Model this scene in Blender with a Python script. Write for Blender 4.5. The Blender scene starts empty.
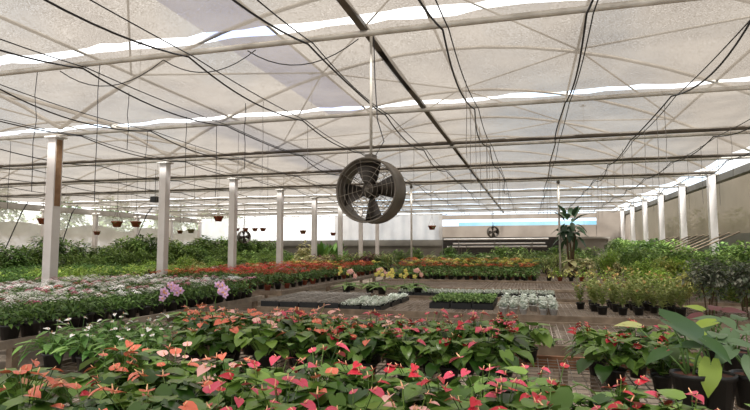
import bpy, math, random
from mathutils import Vector, Matrix
R = random.Random(7)
SC = bpy.context.scene
COL = SC.collection
PI = math.pi

# ------------------------------------------------------------------ camera
F = 550.0
YAW = math.atan(155 / F); PITCH = math.atan(43 / F)
EYE = Vector((0, 0, 1.7))
cd = bpy.data.cameras.new('camera'); cam = bpy.data.objects.new('camera', cd); COL.objects.link(cam)
cd.sensor_width = 36; cd.lens = 36 * F / 750; cd.clip_start = .05; cd.clip_end = 400
cam.location = EYE; cam.rotation_euler = (PI / 2 + PITCH, 0, YAW)
SC.camera = cam
CM = cam.rotation_euler.to_matrix()

def at(px, py, x=None, y=None, z=None):
    """the point of the place seen at a pixel, on the plane x=, y= or z="""
    d = CM @ Vector(((px - 375) / F, (205 - py) / F, -1))
    if z is not None: t = (z - EYE.z) / d.z
    elif y is not None: t = y / d.y
    else: t = x / d.x
    return EYE + d * t
def pix(p):
    v = CM.transposed() @ (Vector(p) - EYE)
    if v.z > -.05: return (-9999, -9999, 0)
    return (375 + F * v.x / -v.z, 205 - F * v.y / -v.z, -v.z)
def seen(p, m=25):
    u = pix(p); return -m < u[0] < 750 + m and u[1] < 410 + 2.2 * m and u[2] > 0

# ------------------------------------------------------------------ materials
def lin(h):
    h = h.lstrip('#'); o = []
    for i in (0, 2, 4):
        c = int(h[i:i + 2], 16) / 255
        o.append(c / 12.92 if c <= .04045 else ((c + .055) / 1.055) ** 2.4)
    return (*o, 1)
def ramp2(nt, fac, c1, c2, a=0., b=1.):
    r = nt.nodes.new('ShaderNodeValToRGB'); e = r.color_ramp.elements
    e[0].position = a; e[0].color = c1; e[1].position = b; e[1].color = c2
    nt.links.new(fac, r.inputs[0]); return r.outputs[0]
def mat(name, c1, c2=None, rough=.6, metal=0., scale=8., bump=0., island=False, trans=0., spec=.5):
    m = bpy.data.materials.new(name); m.use_nodes = True; nt = m.node_tree
    b = nt.nodes['Principled BSDF']; out = nt.nodes['Material Output']
    b.inputs['Roughness'].default_value = rough; b.inputs['Metallic'].default_value = metal
    b.inputs['Specular IOR Level'].default_value = spec
    c1 = lin(c1); c2 = lin(c2) if c2 else c1
    if island:
        g = nt.nodes.new('ShaderNodeNewGeometry'); col = ramp2(nt, g.outputs['Random Per Island'], c1, c2)
    else:
        t = nt.nodes.new('ShaderNodeTexCoord'); n = nt.nodes.new('ShaderNodeTexNoise')
        n.inputs['Scale'].default_value = scale; n.inputs['Detail'].default_value = 4
        nt.links.new(t.outputs['Object'], n.inputs['Vector']); col = ramp2(nt, n.outputs[0], c1, c2, .3, .7)
        if bump:
            bp = nt.nodes.new('ShaderNodeBump'); bp.inputs['Strength'].default_value = bump
            nt.links.new(n.outputs[0], bp.inputs['Height']); nt.links.new(bp.outputs[0], b.inputs['Normal'])
    nt.links.new(col, b.inputs['Base Color'])
    if trans:
        tr = nt.nodes.new('ShaderNodeBsdfTranslucent'); nt.links.new(col, tr.inputs[0])
        mx = nt.nodes.new('ShaderNodeMixShader'); mx.inputs[0].default_value = trans
        nt.links.new(b.outputs[0], mx.inputs[1]); nt.links.new(tr.outputs[0], mx.inputs[2]); nt.links.new(mx.outputs[0], out.inputs[0])
    return m
def sheet_mat(name, col, clear, trans=.6, tint='ffffff', weave=0., c2=None, sc=1.5):
    """a thin sheet: part open to light, part translucent, part diffuse"""
    m = bpy.data.materials.new(name); m.use_nodes = True; nt = m.node_tree; nt.nodes.clear()
    N = nt.nodes.new; L = nt.links.new
    out = N('ShaderNodeOutputMaterial'); tp = N('ShaderNodeBsdfTransparent'); tp.inputs[0].default_value = lin(tint)
    tr = N('ShaderNodeBsdfTranslucent'); df = N('ShaderNodeBsdfDiffuse')
    t = N('ShaderNodeTexCoord'); n = N('ShaderNodeTexNoise'); n.inputs['Scale'].default_value = sc; n.inputs['Detail'].default_value = 5
    L(t.outputs['Object'], n.inputs['Vector'])
    c = ramp2(nt, n.outputs[0], lin(col), lin(c2 or col), .3, .7)
    L(c, tr.inputs[0]); L(c, df.inputs[0])
    m1 = N('ShaderNodeMixShader'); m1.inputs[0].default_value = trans; L(df.outputs[0], m1.inputs[1]); L(tr.outputs[0], m1.inputs[2])
    m2 = N('ShaderNodeMixShader'); m2.inputs[0].default_value = clear; L(m1.outputs[0], m2.inputs[1]); L(tp.outputs[0], m2.inputs[2])
    if weave:
        k = N('ShaderNodeTexNoise'); k.inputs['Scale'].default_value = 65; k.inputs['Detail'].default_value = 1
        mp = N('ShaderNodeMapping'); mp.inputs['Scale'].default_value = (1, 1.7, 1); L(t.outputs['Object'], mp.inputs[0]); L(mp.outputs[0], k.inputs['Vector'])
        mr = N('ShaderNodeMapRange'); mr.inputs[1].default_value = .3; mr.inputs[2].default_value = .7
        mr.inputs[3].default_value = max(0, clear - weave); mr.inputs[4].default_value = min(1, clear + weave)
        L(k.outputs[0], mr.inputs[0]); L(mr.outputs[0], m2.inputs[0])
    L(m2.outputs[0], out.inputs[0]); return m

M = {}
M['post'] = mat('painted white steel', 'dcd6d2', 'cdc6c1', .55, scale=3)
M['rust'] = mat('rusty edge', '9a7a5a', '7b5a40', .8)
M['galv'] = mat('galvanised pipe', 'c9c3b8', 'a39b8f', .45, .15, scale=5)
M['darkpipe'] = mat('weathered dark pipe', '6d6357', '57504a', .6, .3, scale=5)
M['hose'] = mat('black hose', '17151a', '221f22', .6)
M['wire'] = mat('dull wire', '54504c', '6b655e', .6, .2)
M['string'] = mat('grey string', '6e6a66', '837d77', .8)
M['fan_drum'] = mat('brown grey drum metal', '70675c', '4f483f', .5, .3, scale=6)
M['fan_dark'] = mat('dark fan metal', '38322d', '4a423a', .5, .4, scale=10)
M['guard'] = mat('guard wire', '8d8478', '6f675d', .5, .5)
M['wood'] = mat('weathered timber', '93826f', '6b5c4c', .85, scale=6, bump=.2)
M['woodgrey'] = mat('greyed timber', '8f8577', '6d6257', .85, scale=6, bump=.2)
M['woodred'] = mat('reddish timber board', 'a5785a', '83583f', .85, scale=5, bump=.2)
M['mesh'] = mat('rusted wire mesh', 'b0a498', '8b7e73', .7, .2, scale=9)
M['traygrey'] = mat('dusty grey plastic', '9a948c', '7d7770', .7)
M['floor'] = mat('dusty concrete floor', 'a39484', '83776a', .9, scale=2.5, bump=.1)
M['concrete'] = mat('grey concrete', '7c776e', '5d5952', .9, scale=.8, bump=.1)
M['concrete_lt'] = mat('pale concrete', 'a6a096', '8c867c', .9, scale=1, bump=.1)
M['dark'] = mat('boards darkened for shade', '4a4541', '38342f', .8)  # dark tone puts the shade of the far recess into the colour
M['brownpanel'] = mat('brown grey panel', '8f857a', '7c7166', .8, scale=1)
M['white'] = mat('white painted pipe', 'e4e0da', 'cfcac3', .5)
M['skyblue'] = mat('blue sky backdrop', '86bcd6', 'b4d3de', .6, scale=.7, trans=.3)
M['blackplastic'] = mat('black plastic', '141413', '1e1d1c', .45)
M['terracotta'] = mat('terracotta plastic', '93492f', '7d3b27', .6)
M['greenpot'] = mat('olive plastic', '7b7356', '675f46', .6)
M['soil'] = mat('potting soil', '4a3428', '332218', .95, scale=40, bump=.3)
M['redsoil'] = mat('reddish coir soil', '7b4a3a', '553127', .95, scale=40, bump=.3)
M['whitepot'] = mat('white plastic', 'd8d6d2', 'c6c4c0', .5)
def lf(name, a, b, rough=.45, trans=.25): M[name] = mat(name, a, b, rough, island=True, trans=trans)
lf('anthleaf', '254615', '769645', .28, .22)
lf('anthleaf_pale', '385c1e', '8aa84e', .3, .25)
lf('spathleaf', '44722e', '82a654', .4)
lf('pentleaf', '3a5e26', '749448', .5)
lf('shrubleaf', '45682c', '93ad58', .5)
lf('shrubdeep', '385724', '769648', .5)
lf('shrubbright', '6f9a34', 'b3c85a', .5)
lf('shrubyellow', '8b9a45', 'c9c071', .5)
lf('fernleaf', '3c6a2a', '74a046', .5)
lf('cream', 'b9b77e', 'e2dcae', .5)
lf('silver', 'b4c0ae', 'e8ece4', .7)
lf('plug', '4a6a34', '7f9a54', .6)
lf('purpleleaf', '5a2f38', '7d4a48', .5)
lf('greyleaf', '44633f', '7c996f', .45)
lf('duskleaf', '46573c', '909080', .5)
lf('bigleaf', '31502a', '4d7238', .35)
lf('paleleaf', 'c7cc7c', 'dde09c', .4)
lf('limeleaf', '86a83c', 'a9bd50', .4)
lf('croton', '7f9648', 'c3c684', .5)
lf('crotontip', '9c9455', 'cf9a62', .5)
lf('darktree', '28402c', '4a6b4c', .4)
lf('treeleaf', '6d8058', '9fae86', .6)
lf('coral', 'd4553f', 'e5866a', .3, .15)
lf('pink', 'c02c4a', 'd85b72', .3, .15)
lf('red', 'ad1827', 'cb3646', .3, .15)
lf('palepink', 'efa7a4', 'f4c3b8', .35, .2)
lf('whitefl', 'eeebe4', 'ffffff', .5, .2)
lf('pentwhite', 'ece6e0', 'ffffff', .6, .2)
lf('pentpink', 'd97f9d', 'e8aebf', .6, .2)
lf('pentrose', 'c04a74', 'd9709a', .6, .2)
lf('pentred', 'b23a45', 'cb5a5f', .6, .2)
lf('redfl', 'b92624', 'd94a3c', .6, .2)
lf('orangefl', 'd9603a', 'ec8d58', .6, .2)
lf('yellowfl', 'd8c84a', 'ece07a', .6, .2)
lf('lilac', 'd39bd0', 'eac4e6', .5, .2)
M['spadix'] = mat('cream yellow spadix', 'ecc093', 'e09a70', .5)
M['stemg'] = mat('green stem', '6b8a4a', '587a3c', .5)
M['bark'] = mat('brown stem', '6d5a43', '54432f', .9)
M['net'] = sheet_mat('beige shade net', '554e46', .135, .78, 'efe8e1', .135, '665f56', 1.2)
M['bluefilm'] = sheet_mat('bluish roof film', '9aa2bc', .55, .7, 'b4bce2')
M['film'] = sheet_mat('white plastic film', 'f2f0ee', .3, .85, 'ffffff', 0, 'e6e3df', .8)
M['film_clear'] = sheet_mat('hazy clear plastic', 'c9c6bc', .5, .8, 'f4f6ee')
M['film_grey'] = sheet_mat('dusty plastic film', 'b5afa8', .06, .8, 'ffffff', 0, 'a19b94', .8)
M['film_brown'] = sheet_mat('brown tinted plastic film', '8f8474', .1, .6, 'c8b8a4', 0, '756d5c', .5)

# ------------------------------------------------------------------ mesh building
class MB:
    def __init__(s): s.v = []; s.f = []
    def add(s, vs, fs):
        o = len(s.v); s.v.extend(Vector(v) for v in vs); s.f.extend(tuple(i + o for i in f) for f in fs); return s
    def box(s, c, d, rz=0):
        x, y, z = d[0] / 2, d[1] / 2, d[2] / 2; cr, sr = math.cos(rz), math.sin(rz)
        vs = [(c[0] + a * cr - b * sr, c[1] + a * sr + b * cr, c[2] + e) for a in (-x, x) for b in (-y, y) for e in (-z, z)]
        return s.add(vs, [(0, 1, 3, 2), (4, 6, 7, 5), (0, 4, 5, 1), (2, 3, 7, 6), (0, 2, 6, 4), (1, 5, 7, 3)])
    def tube(s, pts, r, n=6, cap=True):
        pts = [Vector(p) for p in pts]; rs = r if isinstance(r, (list, tuple)) else [r] * len(pts); vs = []
        for i, p in enumerate(pts):
            d = (pts[min(i + 1, len(pts) - 1)] - pts[max(i - 1, 0)]).normalized()
            u = d.cross(Vector((0, 0, 1)) if abs(d.z) < .9 else Vector((1, 0, 0))).normalized(); w = d.cross(u)
            for k in range(n):
                a = 2 * PI * k / n; vs.append(p + (u * math.cos(a) + w * math.sin(a)) * rs[i])
        fs = [(i * n + k, i * n + (k + 1) % n, (i + 1) * n + (k + 1) % n, (i + 1) * n + k) for i in range(len(pts) - 1) for k in range(n)]
        if cap: fs += [tuple(range(n))[::-1], tuple(range((len(pts) - 1) * n, len(pts) * n))]
        return s.add(vs, fs)
    def lathe(s, prof, n=14, c=(0, 0, 0), m=None):
        vs = []
        for r, z in prof:
            for k in range(n):
                a = 2 * PI * k / n; p = Vector((r * math.cos(a), r * math.sin(a), z))
                vs.append((m @ p if m else p) + Vector(c))
        fs = [(i * n + k, i * n + (k + 1) % n, (i + 1) * n + (k + 1) % n, (i + 1) * n + k) for i in range(len(prof) - 1) for k in range(n)]
        return s.add(vs, fs)
    def leaf(s, p, d, L, prof, up=None, droop=.3, fold=.15, ruff=0.):
        """a blade from p along d: prof = [(t, half width, back shift)]"""
        d = Vector(d).normalized(); up = Vector(up) if up else Vector((0, 0, 1))
        side = d.cross(up)
        if side.length < 1e-3: side = Vector((1, 0, 0))
        side.normalize(); nrm = side.cross(d).normalized(); vs = []; p = Vector(p)
        for i, (t, w, b) in enumerate(prof):
            c = p + d * (t * L) - nrm * (droop * L * t * t)
            lift = nrm * (fold * w * L + (ruff * L * (1 if i % 2 else -1)))
            vs += [c, c + side * w * L - d * b * L + lift, c - side * w * L - d * b * L + lift]
        fs = []
        for i in range(len(prof) - 1):
            a = 3 * i; e = a + 3
            fs += [(a, a + 1, e + 1, e), (a, e, e + 2, a + 2)]
        return s.add(vs, fs)
    def mesh(s, name, m, smooth=True):
        me = bpy.data.meshes.new(name); me.from_pydata([tuple(v) for v in s.v], [], s.f); me.validate(); me.update()
        if smooth: me.polygons.foreach_set('use_smooth', [True] * len(me.polygons))
        me.materials.append(m); return me
    def build(s, name, m, parent=None, smooth=False):
        return obj(name, s.mesh(name, m, smooth), parent)
HEART = [(0, .1, .16), (.08, .38, .2), (.28, .46, .04), (.55, .36, 0), (.8, .17, 0), (1, .004, 0)]
LANCE = [(0, .02, 0), (.25, .2, 0), (.55, .2, 0), (.85, .08, 0), (1, .004, 0)]
OVAL = [(0, .05, 0), (.3, .34, 0), (.7, .3, 0), (1, .02, 0)]
RHOMB = [(0, .03, 0), (.45, .3, 0), (1, .02, 0)]
STRAP = [(0, .05, 0), (.3, .075, 0), (.6, .07, 0), (.85, .045, 0), (1, .004, 0)]
ARROW = [(0, .05, .2), (.05, .2, .25), (.18, .31, .08), (.38, .31, 0), (.62, .22, 0), (.85, .09, 0), (1, .004, 0)]

def obj(name, me, parent=None):
    o = bpy.data.objects.new(name, me); COL.objects.link(o)
    if parent: o.parent = parent
    return o
KIDS = {}
def part(name, me, parent, loc=None, rot=None, label=None):
    o = obj(name, me, parent)
    if loc is not None: o.location = loc
    if rot is not None: o.rotation_euler = rot
    if label: o['label'] = label
    KIDS.setdefault(parent.name, []).append(o); return o
def tag(o, label, cat, group=None, kind=None):
    o['label'] = label; o['category'] = cat
    if group: o['group'] = group
    if kind: o['kind'] = kind
    return o
def thing(name, loc=(0, 0, 0), rz=0):
    o = bpy.data.objects.new(name, None); COL.objects.link(o); o.location = loc; o.rotation_euler = (0, 0, rz)
    o.empty_display_size = .05; return o
def dup(src, parent=None):
    c = src.copy(); COL.objects.link(c)
    if parent: c.parent = parent
    for k in KIDS.get(src.name, []):
        kk = dup(k, c); KIDS.setdefault(c.name, []).append(kk)
    return c
USED = set()
def place(proto, loc, rz, s=1.):
    """first use moves the prototype, later uses copy it and its parts"""
    o = proto if proto.name not in USED else dup(proto)
    USED.add(proto.name); o.location = loc; o.rotation_euler = (0, 0, rz); o.scale = (s, s, s); return o
def struct(name, mb, m, label, cat='wall'):
    o = mb.build(name, m); o['kind'] = 'structure'; o['label'] = label; o['category'] = cat; return o
ORD = 'first second third fourth fifth sixth seventh eighth ninth tenth eleventh twelfth thirteenth fourteenth fifteenth sixteenth seventeenth eighteenth nineteenth'.split()
def nth(i):
    i += 1
    if i < 20: return ORD[i - 1]
    t = {2: 'twent', 3: 'thirt', 4: 'fort', 5: 'fift', 6: 'sixt', 7: 'sevent', 8: 'eight', 9: 'ninet'}[i // 10]
    return t + 'ieth' if i % 10 == 0 else t + 'y-' + ORD[i % 10 - 1]
def U(a, b): return R.uniform(a, b)

# ------------------------------------------------------------------ setting
X_L, X_COL, X_R, Y_END = -24.0, -9.0, 5.35, 36.3
ZP = 3.93
YG = [5.34] + [8.64 + 3.4 * k for k in range(9)]        # the roof pipes
YALL = [-1.6, 1.9] + YG
struct('floor', MB().box(((X_L - 16) / 2 + 10, 18, -.05), (60, 50, .1)), M['floor'], 'dusty grey concrete floor under the plant benches', 'floor')
w = MB(); w.box(((X_L - 5.6) / 2, Y_END + .15, 1.12), (-5.6 - X_L, .3, 2.24)); w.box(((X_L - 5.6) / 2, Y_END - .03, 1.86), (-5.6 - X_L, .1, .08))
struct('wall_back', w, M['concrete'], 'long grey concrete wall closing the far end of the greenhouse')
w = MB(); w.box(((X_R - 5.6) / 2 + .6, Y_END + 1.3, 1.1), (X_R + 7.2, .2, 2.2)); w.box((-.2, Y_END + .9, 2.25), (11.4, .1, .5))
struct('wall_rear', w, M['dark'], 'recessed boards coloured dark for shade behind the white pipes at the far end')
w = MB(); w.box((2.5 + .7, Y_END + .3, 1.15), (2.6, .5, 2.3)); w.box((3.2, Y_END, 2.33), (2.9, .7, .1))
struct('wall_end', w, M['concrete_lt'], 'pale concrete block closing the far right corner')
w = MB(); w.box((-.2, Y_END + .5, 2.78), (11.4, .08, .75)); w.box((5.0, Y_END + .45, 2.0), (2.0, .1, 4.0)); struct('wall_panel', w, M['brownpanel'], 'brown grey panel band below the blue strip at far end')
w = MB(); w.box((-.2, Y_END + .5, 3.74), (11.4, .1, .3)); struct('trim_1', w, M['brownpanel'], 'brown grey beam above the blue strip at far end', 'trim')
w = MB(); w.box((X_L - .05, 18, .45), (.2, 37, .9)); struct('wall_left', w, M['concrete_lt'], 'low pale wall along the far left side')
w = MB(); w.box((X_R + .46, 18, 1.05), (.5, 40, 2.1)); struct('wall_right', w, M['concrete'], 'concrete ledge wall behind the shrubs on the right side')
w = MB(); w.box((X_L, 18, 3.72), (.2, 37, .3)); struct('trim_2', w, M['film_grey'], 'pale grey gutter beam along the far left side', 'trim')
w = MB(); w.box((X_R + .25, 18, 3.8), (.22, 40, .2)); struct('trim_3', w, M['concrete'], 'grey gutter beam over the posts on the right side', 'trim')

def sheet(nx, ny, fn):
    vs = [fn(i / nx, j / ny) for j in range(ny + 1) for i in range(nx + 1)]
    return MB().add(vs, [(j * (nx + 1) + i, j * (nx + 1) + i + 1, (j + 1) * (nx + 1) + i + 1, (j + 1) * (nx + 1) + i) for j in range(ny) for i in range(nx)])
def ripple_y(x, y0, y1, z0, z1, amp=.05, n=90, top=None):
    return sheet(n, 4, lambda u, v: (x + amp * math.sin(u * n * .9) * (1 - .3 * v), y0 + (y1 - y0) * u, z0 + ((top(u) if top else z1) - z0) * v))
def ripple_x(y, x0, x1, z0, z1, amp=.05, n=60):
    return sheet(n, 4, lambda u, v: (x0 + (x1 - x0) * u, y + amp * math.sin(u * n * .9), z0 + (z1 - z0) * v))
tag(ripple_y(X_L + .15, 9, 36, .9, 2.9, .06, 110, lambda u: 2.55 + .38 * abs(math.sin(u * 13 * PI / 2.3)) + .1 * u).build('plastic_curtain', M['film_grey'], None, True),
    'scalloped white plastic curtain hung along the far left side', 'curtain')
tag(ripple_y(X_L + .02, 6, 36, 2.3, 3.62, .02, 60).build('clear_plastic_sheet', M['film_clear'], None, True), 'hazy clear plastic sheet over the trees outside at far left', 'plastic sheet')
tag(ripple_x(Y_END + .12, X_L, -13.2, 2.2, 3.9, .04).build('plastic_curtain', M['film'], None, True),
    'bright white plastic curtain above the left half of the back wall', 'curtain')
tag(ripple_x(Y_END + .1, -13.2, -5.6, 2.2, 3.95, .06, 70).build('plastic_curtain', M['film_grey'], None, True),
    'greyer pleated plastic curtain above the middle of the back wall', 'curtain')
tag(ripple_y(X_R + .6, 9.5, 36.2, 2.05, 3.95, .03, 80).build('plastic_curtain', M['film_brown'], None, True),
    'brownish translucent plastic sheet behind the posts on the right side', 'curtain')
tag(MB().box((.6, Y_END + 4, 1.78), (11.2, .05, 3.56)).build('sky_backdrop', M['skyblue']), 'pale blue sky backdrop seen through the far opening', 'backdrop')  # added panel standing in for the blue sky band beyond the opening
PSTAND = None
for i, (z, dy, x0, x1) in enumerate(((2.26, 0, -5.5, 1.1), (1.98, .1, -4.9, .9), (1.78, .2, -5.3, 1.0))):
    o = MB().tube([(x0, Y_END - .1 + dy, z), (x1, Y_END - .1 + dy, z + .03)], .05, 8).build('water_pipe', M['white'])
    tag(o, f'{("topmost", "middle", "lowest")[i]} of the white pipes along the dark recess at far end', 'pipe', 'white pipes at the far end')
    for u in (.15, .5, .85): MB().tube([(x0 + (x1 - x0) * u, Y_END - .1 + dy, 0), (x0 + (x1 - x0) * u, Y_END - .1 + dy, z)], .025, 6).build('stand', M['darkpipe'], o)

# shade net, one sheet per bay
for k in range(len(YALL) - 1):
    y0 = YALL[k] - .12; y1 = YALL[k + 1] - .34
    def net(u, v, y0=y0, y1=y1, k=k):
        x = X_L + (X_R - .72 - X_L) * u
        e = U(-.045, .045) if v in (0, 1) else 0
        return (x, y0 + (y1 - y0) * v + e, ZP + .05 - .05 * math.sin(PI * v) + .03 * math.sin(PI * v) * math.sin(x * 1.3 + k) + .012 * math.sin(x * 4.1 + k))
    o = sheet(130, 8, net).build('ceiling', M['net'], None, True)
    o['kind'] = 'structure'; o['category'] = 'ceiling'
    o['label'] = f'beige shade net sheet overhead, {nth(k)} bay from the near end'

# transverse pipes
for k, y in enumerate(YG):
    b = MB().tube([(X_L, y, ZP), (X_R + .2, y, ZP)], .035 if k < 2 else .033, 8)
    tag(b.build('roof_pipe', M['galv'], None, True), f'galvanised pipe crossing under the shade net, {nth(k)} from the near end', 'pipe', 'cross pipes under the net')
for k in (2, 3, 4):
    y = YG[k] - .32
    tag(MB().tube([(X_L, y, ZP + .03), (X_R, y, ZP + .03)], .045, 8).build('roof_pipe', M['darkpipe'], None, True),
        f'dark pipe lying just ahead of the {nth(k)} galvanised cross pipe', 'pipe', 'dark cross pipes')
# longitudinal beam
tag(MB().box((-1.62, 17.5, ZP + .05), (.075, 38, .05)).build('roof_beam', M['darkpipe']), 'brown square beam running lengthwise over the hanging fan', 'beam')
# arches above the net
for k, y in enumerate(YALL[1:]):
    for s, (xa, xb) in enumerate(((X_COL, X_R), (X_L, X_COL))):
        if s and k < 2: continue
        pts = [(xa + (xb - xa) * t, y + .1, ZP + .16 + 2.1 * (1 - (2 * t - 1) ** 2)) for t in [i / 16 for i in range(17)]]
        tag(MB().tube(pts, .04, 5).build('roof_arch', M['galv'], None, True),
            f'curved roof arch seen through the net, {nth(k)} of the {("right", "left")[s]} span', 'arch', 'roof arches')
PUR = (.12, .3, .5, .7, .88)
for s, (xa, xb) in enumerate(((X_COL, X_R), (X_L, X_COL))):
    for i, t in enumerate(PUR):
        x = xa + (xb - xa) * t; z = ZP + .2 + 2.1 * (1 - (2 * t - 1) ** 2)
        tag(MB().tube([(x, 1.5, z), (x, 36, z)], .03, 5).build('roof_purlin', M['galv'], None, True),
            f'lengthwise purlin seen through the net, {nth(i)} across the {("right", "left")[s]} span', 'purlin', 'roof purlins')
nb = 0
for k in range(1, 7):
    for i in range(4):
        ta, tb = PUR[i], PUR[i + 1]; xa = X_COL + (X_R - X_COL) * ta; xb = X_COL + (X_R - X_COL) * tb
        za = ZP + .18 + 2.1 * (1 - (2 * ta - 1) ** 2); zb = ZP + .18 + 2.1 * (1 - (2 * tb - 1) ** 2)
        ya, yb = (YALL[k], YALL[k + 1]) if (i + k) % 2 else (YALL[k + 1], YALL[k])
        tag(MB().tube([(xa, ya, za), (xb, yb, zb)], .02, 5).build('diagonal_brace', M['galv'], None, True),
            f'thin diagonal roof brace behind the net, {nth(i)} across, bay {nth(k - 1)} from the near end', 'brace', 'roof braces')
# bluish film strips on the roof
for (x0, x1, y0, y1, nm) in ((-5.75, -4.75, 6.8, 16, 'long'),):
    fn = lambda u, v: (x0 + (x1 - x0) * u, y0 + (y1 - y0) * v, ZP + .3 + 2.1 * (1 - (2 * (x0 + (x1 - x0) * u - X_COL) / (X_R - X_COL) - 1) ** 2))
    tag(sheet(6, 12, fn).build('roof_film', M['bluefilm'], None, True), f'{nm} bluish film strip on the roof above the net', 'film')

# hoses and taut cables hung lengthwise from the pipes
HX = [-8.4, -6.8, -5.2, -3.72, -2.25, -.8, .55, 2.0, 3.5, 4.75]
LX = [-20.5, -18, -15.6, -13.3, -11]
def sagline(x, sag, wob, z0, ys, r, seed):
    q = random.Random(seed); pts = []
    for a, b in zip(ys[:-1], ys[1:]):
        s = sag * q.uniform(.5, 1.5); w = q.uniform(-wob, wob)
        for i in range(12):
            t = i / 12; pts.append((x + w * math.sin(PI * t), a + (b - a) * t, z0 - s * 4 * t * (1 - t)))
    pts.append((x, ys[-1], z0)); return MB().tube(pts, r, 5)
for i, x in enumerate(LX + HX):
    near = x > -9
    ys = ([.5, 1.9] if near else []) + (YG if near else YG[1:])
    lab = nth(i)
    tag(sagline(x, .13 if near else .08, .1, ZP - .05, ys, .011 if near else .012, 100 + i).build('irrigation_hose', M['hose'], None, True),
        f'black sagging hose running lengthwise under the roof pipes, {lab} from the left', 'hose', 'hoses under the roof')
    if near:
        tag(sagline(x + .06, .05, .03, ZP - .05, ys, .007, 200 + i).build('support_cable', M['hose'], None, True),
            f'thin dark cable beside the {lab} lengthwise hose from the left', 'cable', 'cables under the roof')
# loose loops along the near pipe
for i, (xa, xb, sg) in enumerate(((-5.6, -4.1, .25), (-4.1, -2.9, .2), (-3.0, -1.7, .22))):
    y = YG[0] + .05
    pts = [(xa + (xb - xa) * t / 10, y, ZP - .03 - sg * 4 * (t / 10) * (1 - t / 10)) for t in range(11)]
    tag(MB().tube(pts, .006, 4).build('loose_cable', M['hose']), f'slack thin cable looped below the near pipe, {nth(i)} from the left', 'cable', 'slack cables')

# posts
def post(name, x, y, top, wd, label, group, rusty=False):
    t = thing(name, (x, y, 0)); tag(t, label, 'post', group)
    MB().box((0, 0, top / 2), (wd, wd, top)).build('shaft', M['post'], t)
    b = MB(); b.box((0, 0, top + .01), (wd * 1.5, wd * 1.5, .03)); b.box((wd * .9, 0, top + .05), (wd * 1.1, .02, .07)); b.box((-wd * .9, 0, top + .05), (wd * 1.1, .02, .07))
    b.build('bracket', M['white'], t)
    MB().box((0, 0, .015), (wd * 1.8, wd * 1.8, .03)).build('base_plate', M['galv'], t)
    if rusty: MB().box((wd / 2 + .004, 0, top * .82), (.008, wd * .7, top * .34)).build('rust_streak', M['rust'], t)
for k in range(8):
    post('support_post', X_COL, YG[1] + 3.4 * k, ZP - .06, .19, f'white square steel post beside the left aisle, {nth(k)} from the near end', 'posts beside the left aisle', k == 0)
for k in range(6):
    post('support_post', X_R, 18.84 + 3.4 * k, ZP + .1, .2, f'white square steel post along the right ledge, {nth(k)} from the near end', 'posts along the right side')
for k in range(8):
    post('support_post', X_L + .35, 12.04 + 3.4 * k, 3.6, .2, f'white post in front of the far left curtain, {nth(k)} from the near end', 'posts along the far left side')
for i, x in enumerate((-4.0, .92)):
    t = thing('pipe_pole', (x, YG[4] + .06, 0)); tag(t, f'thin galvanised pole standing among the benches, {("left of the far pipes", "beside the tall leafy plant")[i]}', 'pole')
    MB().tube([(0, 0, 0), (0, 0, ZP)], .035, 8).build('shaft', M['galv'], t, True)
    MB().tube([(0, 0, ZP - .12), (0, 0, ZP - .04)], .055, 8).build('collar', M['darkpipe'], t, True)

# strings and wires hanging from the roof
ns = 0
def hang(x, y, z0, z1, r=.004, m='string', bend=0., lab=None):
    global ns
    q = random.Random(int(x * 991 + y * 37))
    pts = [(x + bend * q.uniform(-1, 1) * (0 < i < 5), y + bend * q.uniform(-1, 1) * (0 < i < 5), z0 + (z1 - z0) * i / 5) for i in range(6)]
    o = MB().tube(pts, r, 4).build('hanging_string', M[m]); ns += 1
    HS.append((o, lab))
HS = []
for (px, py, Y, zb) in ((38, 60, 5.4, 2.4), (100, 60, 5.4, 2.25), (148, 110, 8.7, 2.7), (217, 115, 8.7, 2.6), (246, 80, 7.5, 2.9), (12, 120, 8.9, 2.5), (130, 65, 6.5, 3.1), (187, 105, 8, 2.9)):
    p = at(px, py, y=Y); hang(p.x, p.y, ZP, zb, .006, 'hose', .015)
for x, ys in ((-.8, [7, 8.2, 9, 9.8, 10.6, 11.4, 12.2, 13.2, 14.2, 15.2, 16.4, 17.6, 19, 20.6, 22.4, 24.4]), (2.0, [9, 9.8, 10.8, 11.8, 12.8, 14, 15.3, 16.6, 18, 19.5, 21, 23]), (3.5, [11, 11.9, 12.9, 13.9, 15, 16.2, 17.5, 19, 21]),
              (.55, [14, 16, 18, 20, 22.5]), (-2.25, [9.5, 11, 13, 16, 19]), (-3.72, [7.2, 8.8, 11, 14]), (-5.2, [9, 10.3, 12.5, 15, 18]), (-6.8, [10, 12, 14.5, 17]), (-8.4, [11, 13.5, 16]), (-11, [13, 14, 15.5, 17, 18.5, 20, 22]), (-13.3, [15, 16, 17.5, 19, 21, 23, 26]), (-15.6, [15.5, 18, 20, 22, 25]), (-18, [18, 21, 24, 27])):
    for y in ys: hang(x + U(-.05, .05), y, ZP - .08, U(2.5, 3.05), .004, 'string', .008)
HS.sort(key=lambda q: pix(q[0].data.vertices[0].co)[0])
for i, (o, l) in enumerate(HS):
    tag(o, f'thin dark string hanging straight down from the roof, {nth(i)} from the left', 'string', 'strings hanging from the roof')
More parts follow.
